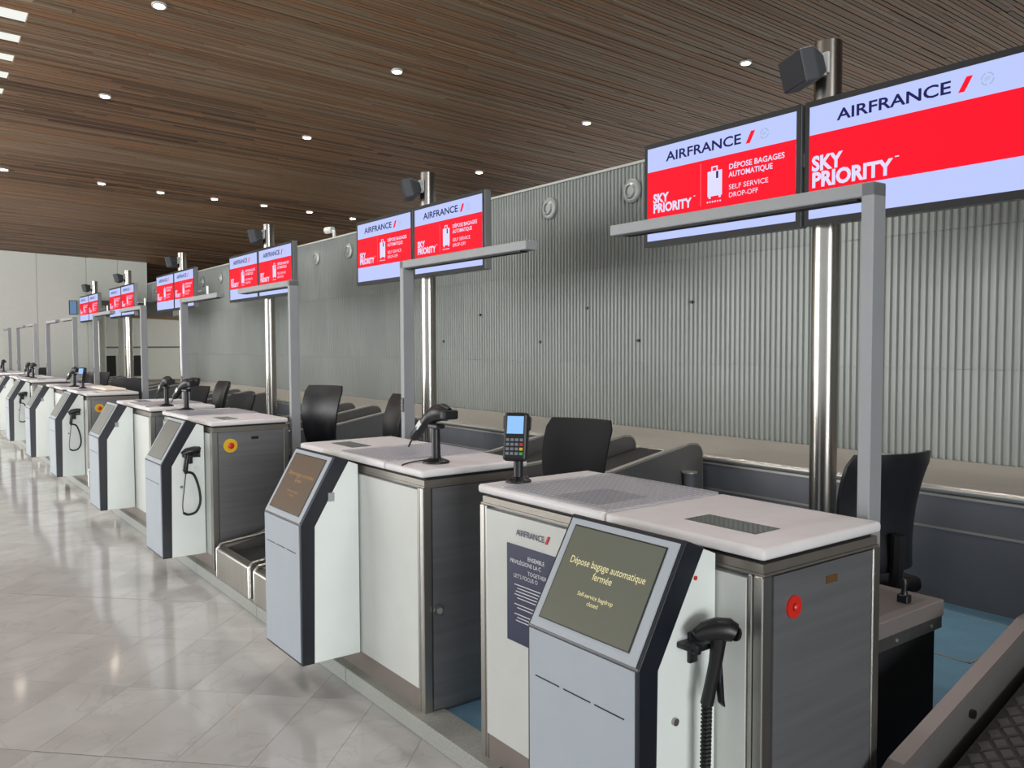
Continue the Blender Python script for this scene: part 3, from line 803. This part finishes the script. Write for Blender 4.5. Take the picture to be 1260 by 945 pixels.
# guards at bay+1.485 (after the B desk), +2.185 and before the next A desk
W1, W2 = .70, .73
cv = make_conveyor(.68, False); used = False
near = make_conveyor(.70, True)
for k in range(-1, UNITS-1):
    base = Y0+PERIOD*k
    for j, off in enumerate((1.487, 2.195)):
        if k == -1:
            if j == 0: continue
            o = near
        elif not used: o = cv; used = True
        else: o = copy_tree(cv)
        o.location = (1.74, base+off, PLAT)
        if k == -1: o['label'] = 'black diamond-tread baggage conveyor beside the steel end of the poster desk'
        else: o['label'] = 'inclined baggage conveyor with dark guards right beside the %s desk after the poster desk' % ORD[2*k+1+j]
        o['group'] = 'baggage conveyors between the desks'
    # guard that closes the pair, beside the next desk
    gd = thing('conveyor_guard', 'dark sloping guard panel closing the conveyor beside the %s' % ('poster desk' if k == -1 else ORD[2*k+2]+' desk after the poster desk'), 'guard panel', (1.74, base+2.925, PLAT), 0, 'closing guards of the conveyors')
    src = near if k == -1 else cv
    for ch in KIDS[src.name]:
        if ch.name.startswith(('side_guard', 'guard_edge')):
            c = ch.copy(); COL.objects.link(c); c.parent = gd

    if k == -1:
        obj('bolt', G().cyl((.90, -.02, .40), (.90, -.032, .40), .014, n=12), black_pl, gd)
# ------------------------------------------------------------------ low worktops behind the desks
def make_low(s):
    t = thing('low_worktop', '', 'worktop')
    y0, y1 = (0, .55) if s > 0 else (-.55, 0)
    tp = obj('top', G().box(0, .68, y0, y1, .60-PLAT, .66-PLAT, .004, 1), mat('worktop_grey', (122, 115, 112), .5, noise=.03), t)
    obj('inlay', G().box(.05, .62, y0+.04, y1-.04, .658-PLAT, .6612-PLAT), mat('grey_inlay', (106, 101, 99), .5), tp)
    obj('apron', G().box(.004, .676, y0+.006, y1-.006, .555-PLAT, .60-PLAT), steel, t)
    for x in (.08, .36, .6): obj('screw', G().cyl((x, y0+.008, .575-PLAT), (x, y0+.002, .575-PLAT), .006, n=10), nose_m, t)
    obj('pedestal', G().box(.012, .64, y0+.015, y1-.015, 0, .556-PLAT), fabric, t)
    index_children(t)
    return t
lA = lB = make_low(1)
for k in range(1):
    for s in (1,):
        n = 2*k+(0 if s > 0 else 1)
        o = (lA if s > 0 else lB) if k == 0 else copy_tree(lA if s > 0 else lB)
        o['label'] = 'low grey worktop on a black pedestal behind the %s' % ('poster desk' if n == 0 else ORD[n]+' desk after the poster desk')
        o['group'] = 'low worktops behind the desks'
        o.location = (2.405, yc[k]-1.255 if s > 0 else yc[k]+1.38, PLAT)
# stamp and coin-like disc on the nearest low worktop
sm = thing('hand_stamp', 'small black hand stamp on the low grey worktop', 'stamp', (2.93, yc[0]-1.185, .6612))
obj('foot', G().box(-.016, .016, -.02, .02, 0, .03, .003, 1), black_pl, sm)
obj('handle', G().lathe([(.0001, .028), (.013, .03), (.009, .05), (.014, .07), (.010, .085), (.0001, .088)], 16), black_pl, sm, True)
tag(obj('brass_disc', G().lathe([(.0001, 0), (.024, 0), (.024, .006), (.018, .009), (.0001, .009)], 20), mat('brass', (196, 150, 76), .35, metal=.7), smooth=True), 'small brass disc beside the hand stamp', 'disc').location = (2.975, yc[0]-1.16, .6612)

# floor hatch in the blue vinyl
fh = thing('floor_hatch', 'rectangular hatch outlined in metal in the blue platform floor', 'hatch', (4.12, 1.85, PLAT))
for x0, x1, y0, y1 in ((0, .012, 0, 1.5), (.70, .712, 0, 1.5), (0, .712, 0, .012), (0, .712, 1.49, 1.502)):
    obj('edge_strip', G().box(x0, x1, y0, y1, -.004, .003), nose_m, fh)
obj('lid', G().box(.012, .70, .012, 1.49, -.004, .0015), carpet, fh)

# ------------------------------------------------------------------ devices on the desks
def make_terminal():
    t = thing('payment_terminal', '', 'payment terminal')
    obj('base', G().lathe([(.0001, 0), (.048, 0), (.048, .008), (.03, .02), (.0001, .022)], 24), black_pl, t, True)
    obj('stem', G().cyl((0, 0, .015), (0, 0, .12), .018, n=16), black_pl, t, True)
    M = Matrix.Translation((0, 0, .165)) @ Matrix.Rotation(math.radians(-55), 4, 'Z') @ Matrix.Rotation(math.radians(14), 4, 'Y')
    # local: faces -X after the turn
    M = Matrix.Translation((-.01, 0, .165)) @ Matrix.Rotation(math.radians(38), 4, 'Z') @ Matrix.Rotation(math.radians(12), 4, 'Y')
    b = obj('body', G().box(-.02, .025, -.045, .045, -.085, .095, .010, 2).box(-.012, .02, -.052, .052, .03, .085, .006, 1).xf(M), black_pl, t)
    obj('screen', G().box(-.0225, -.015, -.031, .031, .015, .080).xf(M), E_TERM, t)
    kp = obj('keypad', G().box(-.0225, -.015, -.036, .036, -.072, .002).xf(M), dark_rub, t)
    kg = mat('grey_key', (120, 124, 130), .5)
    for r in range(4):
        for c in range(4):
            m = kg
            if c == 3: m = [kg, mat('red_key', (200, 40, 36), .5), mat('yellow_key', (220, 180, 40), .5), mat('green_key', (50, 170, 80), .5)][r]
            y = .026-.0175*c; z = -.008-.017*r
            obj('key', G().box(-.0245, -.021, y-.006, y+.006, z-.005, z+.005).xf(M), m, kp)
    index_children(t)
    return t
def make_gun(flip=1):
    t = thing('scanner_stand', '', 'scanner')
    obj('base', G().lathe([(.0001, 0), (.06, 0), (.058, .008), (.03, .02), (.0001, .022)], 28), black_pl, t, True)
    obj('stem', G().tube([(0, 0, .015), (0, 0, .03), (0, 0, .16)], [.026, .02, .018], 16), black_pl, t, True)
    obj('cradle', G().box(-.022, .022, -.045, .035, .150, .172, .006, 1), black_pl, t)
    # gun: head high on the near side, grip sloping down to the far side and the front
    hd = [(.01, -.085, .215), (0, -.06, .225), (0, -.01, .218), (-.005, .04, .195)]
    obj('head', G().tube(hd, [.030, .038, .038, .029], 14), black_pl, t, True)
    obj('muzzle', G().box(-.03, .045, -.115, -.075, .195, .235, .008, 2), dark_rub, t)
    gr = obj('grip', G().tube([(-.004, .03, .205), (-.014, .09, .155), (-.022, .145, .105), (-.024, .16, .095)], [.030, .026, .024, .014], 12), black_pl, t, True)
    obj('label', G().box(-.040, -.034, -.022, .022, -.011, .011).xf(Matrix.Translation((0, .085, .160)) @ Matrix.Rotation(math.radians(-41), 4, 'X')), wht_pl, gr)
    obj('trigger', G().box(-.016, .0, .02, .05, .155, .18, .004, 1), black_pl, t)
    obj('cord', G().tube([(-.024, .16, .095), (-.03, .175, .07), (-.035, .18, .055)], .0045, 6), dark_rub, t, True)
    obj('desk_cord', G().tube(spline([(.0, .05, .01), (-.08, .06, .004), (-.15, .02, .0035), (-.168, .0, .003)]), .003, 6), dark_rub, t, True)
    index_children(t)
    return t
term = make_terminal(); gun = make_gun()
term.location = (1.87, yc[0]-.265, SLAB_Z1); term['label'] = 'card payment terminal with lit blue screen on the poster desk'; term['group'] = 'card payment terminals'
guns = [(0, .37, 'first'), (1, -.268, 'second'), (1, .33, 'third'), (2, .33, 'fifth'), (3, -.268, 'sixth'), (3, .33, 'seventh'), (4, -.268, 'eighth')]
for i, (k, off, od) in enumerate(guns):
    o = gun if i == 0 else copy_tree(gun)
    o['label'] = 'black scanner gun in a stand on the %s desk after the poster desk' % od; o['group'] = 'scanner guns on stands'
    o.location = (1.90, yc[k]+off, SLAB_Z1)
    if i in (1, 3): o.rotation_euler = (0, 0, math.radians(12))
o = copy_tree(term); o.location = (1.90, yc[2]-.255, SLAB_Z1); o['label'] = 'card payment terminal with lit blue screen on the fourth desk after the poster desk'
# flat parcels of paper on the desk
for i in range(2):
    tag(obj('paper_stack', G().box(-.09, .13, -.215, .215, 0, .022, .004, 1), mat('cream_paper', (236, 222, 204), .6, noise=.03)), ['low cream paper stack at yellow stop disc end of fourth desk after poster desk', 'low cream paper stack near the payment terminal of the fourth desk after the poster desk'][i], 'paper', 'paper stacks on the fourth desk').location = (2.08, yc[2]-(.46 if i else .905), SLAB_Z1+.006)

# ------------------------------------------------------------------ chairs
def make_chair(mback, high=True):
    t = thing('office_chair', '', 'chair')
    # faces local +X
    for i in range(5):
        a = 2*math.pi*i/5+.3; c, s = math.cos(a), math.sin(a)
        lg = obj('base_leg', G().tube([(.02*c, .02*s, .10), (.15*c, .15*s, .09), (.29*c, .29*s, .065)], [.026, .022, .016], 8), black_pl, t, True)
        obj('caster', G().cyl((.29*c-.018*s, .29*s+.018*c, .03), (.29*c+.018*s, .29*s-.018*c, .03), .03, n=16), dark_rub, lg, True)
    obj('gas_column', G().tube([(0, 0, .08), (0, 0, .25), (0, 0, .26), (0, 0, .45)], [.03, .03, .018, .018], 14), black_pl, t, True)
    obj('mechanism', G().box(-.12, .10, -.08, .08, .44, .475, .01, 1), black_pl, t)
    seat = G().box(-.22, .25, -.235, .235, .475, .55, .03, 3); obj('seat', seat, fabric, t, True)
    obj('back_bar', G().tube([(-.08, 0, .45), (-.22, 0, .45), (-.27, 0, .50), (-.285, 0, .62), (-.29, 0, .78)], [.028, .03, .03, .03, .03], 8), black_pl, t, True)
    # curved backrest: grid with width, curvature and thickness
    g = G(); NU, NV = 9, 10; front, back = [], []
    for j in range(NV+1):
        v = j/NV; z = .60+.54*v
        w = (.185+.04*math.sin(math.pi*min(1, v*.62))+.012*v)*(1-.10*max(0, v-.93)/.07)
        xb = -.245+.05*math.sin(v*2.4)-.10*v*v
        R = []; Q = []
        for i in range(NU+1):
            u = -1+2*i/NU; bow = .055*u*u; edge = (1-abs(u)**6)*(1-(abs(2*v-1))**10)
            R.append(g.bm.verts.new((xb+bow+.012+.028*edge, u*w, z))); Q.append(g.bm.verts.new((xb+bow-.006-.022*edge, u*w, z)))
        front.append(R); back.append(Q)
    for j in range(NV):
        for i in range(NU):
            g.bm.faces.new((front[j][i], front[j][i+1], front[j+1][i+1], front[j+1][i])); g.bm.faces.new((back[j][i], back[j+1][i], back[j+1][i+1], back[j][i+1]))
        g.bm.faces.new((front[j][0], front[j+1][0], back[j+1][0], back[j][0])); g.bm.faces.new((front[j][NU], back[j][NU], back[j+1][NU], front[j+1][NU]))
    for i in range(NU):
        g.bm.faces.new((front[0][i], back[0][i], back[0][i+1], front[0][i+1])); g.bm.faces.new((front[NV][i], front[NV][i+1], back[NV][i+1], back[NV][i]))
    obj('backrest', g, mback, t, True)
    index_children(t)
    return t
chl, chf = make_chair(leather), make_chair(fabric)
D = math.radians
# positions are those of the backrest; the chair itself stands 0.3 m further along the way it faces
chairs = [('l', 3.36, 1.80, 74, .95, 'black leather office chair behind the poster desk, beside the steel screen pole'),
          ('f', 3.30, 3.70, 195, .97, 'black fabric office chair with a square back behind the first desk after the poster desk'),
          ('l', 3.40, 6.01, 168, 1.0, 'black leather office chair mostly hidden by light post of the first desk after poster desk'),
          ('l', 3.40, 7.52, 201, 1.02, 'black leather office chair standing clear in front of the conveyor guards'),
          ('l', 3.40, 10.54, 180, .97, 'tall black leather office chair seen edge-on behind the fourth desk after the poster desk'),
          ('f', 2.89, 8.36, 195, .93, 'black fabric office chair pushed close to the third desk after the poster desk'),
          ('l', 3.45, 11.95, 177, .97, 'black leather office chair seen edge-on behind the fifth desk after the poster desk'),
          ('f', 3.3, 11.2, 198, .90, 'low black fabric office chair behind the fourth desk after the poster desk'),
          ('l', 2.75, 12.9, 250, .96, 'black leather office chair pushed close to the fifth desk after the poster desk'),
          ('f', 3.0, 15.89, 205, .97, 'black fabric office chair behind the light post of the sixth desk'),
          ('l', 2.95, 17.2, 235, .95, 'black leather office chair behind the seventh desk after the poster desk'),
          ('f', 2.85, 21.4, 205, .95, 'black fabric office chair behind the light post of the ninth desk')]
seen = set()
for kd, x, y, a, sc1, lab in chairs:
    src = chl if kd == 'l' else chf
    o = src if kd not in seen else copy_tree(src); seen.add(kd)
    o.location = (x+.3*sc1*math.cos(D(a)), y+.3*sc1*math.sin(D(a)), PLAT); o.rotation_euler = (0, 0, D(a)); o.scale = (sc1, sc1, sc1); o['label'] = lab; o['group'] = 'office chairs behind the desks'
# cup holder on the near face of the conveyor guard, as the photograph shows it
cup = thing('cup_holder', 'small smoky grey cup holder on the dark conveyor guard behind the poster desk', 'holder', (4.735, 4.15, .655))
obj('cup', G().lathe([(.0001, -.11), (.040, -.11), (.047, .0), (.043, .0), (.037, -.10), (.0001, -.10)], 20), mat('smoky_grey_plastic', (108, 110, 112), .25), cup, True)
obj('rim', G().lathe([(.044, -.006), (.058, -.006), (.058, .004), (.044, .004)], 20), nose_m, cup, True)
obj('bracket', G().box(-.012, .012, .040, .056, -.03, .002, .002, 1), mat('smoky_grey_plastic', (108, 110, 112), .25), cup)

# ------------------------------------------------------------------ fittings on the corrugated wall
vt = thing('air_nozzle', '', 'air vent')
def vent():
    R = Matrix.Rotation(-math.pi/2, 4, 'Y')
    obj('flange', G().lathe([(.085, 0), (.125, 0), (.125, .02), (.105, .035), (.085, .035)], 28).xf(R), vent_m, vt, True)
    obj('nozzle', G().lathe([(.085, -.02), (.088, .03), (.066, .055), (.056, .055), (.056, -.02)], 28).xf(R), vent_m, vt, True)
    obj('throat', G().lathe([(.0001, .008), (.058, .008), (.058, .012), (.0001, .012)], 24).xf(R), black_in, vt)
vent(); index_children(vt)
for k, y in enumerate((6.22, 7.56, 12.83, 14.15, 19.55, 20.92, 25.3)):
    o = vt if k == 0 else copy_tree(vt)
    o.location = (WALL_X+.0, y, 3.185); o['label'] = '%s round grey air nozzle along the corrugated wall from the poster desk screens' % ORD[k+1]; o['group'] = 'air nozzles on the corrugated wall'
sc_ = thing('security_camera', 'white security camera standing on the top edge of the corrugated wall', 'camera', (WALL_X+.03, 13.6, 3.475))
obj('bracket', G().tube([(0, -.12, -.01), (0, -.12, .10), (-.04, -.05, .13)], .028, 10), wht_pl, sc_, True)
obj('housing', G().tube([(-.02, -.10, .135), (-.05, .08, .14), (-.055, .10, .14)], [.055, .06, .05], 18), wht_pl, sc_, True)
obj('lens', G().cyl((-.07, .085, .14), (-.085, .115, .14), .03, n=16), black_pl, sc_, True)
for y, z in ((5.42, 2.01), (6.92, 2.01), (6.13, 1.645), (7.75, 1.64), (9.0, 2.0), (9.9, 1.66)):
    tag(obj('wall_fixing', G().cyl((WALL_X+.01, y, z), (WALL_X-.012, y, z), .016, n=10), black_pl), 'tiny black fixing stud on the corrugated wall', 'stud', 'fixing studs on the corrugated wall')
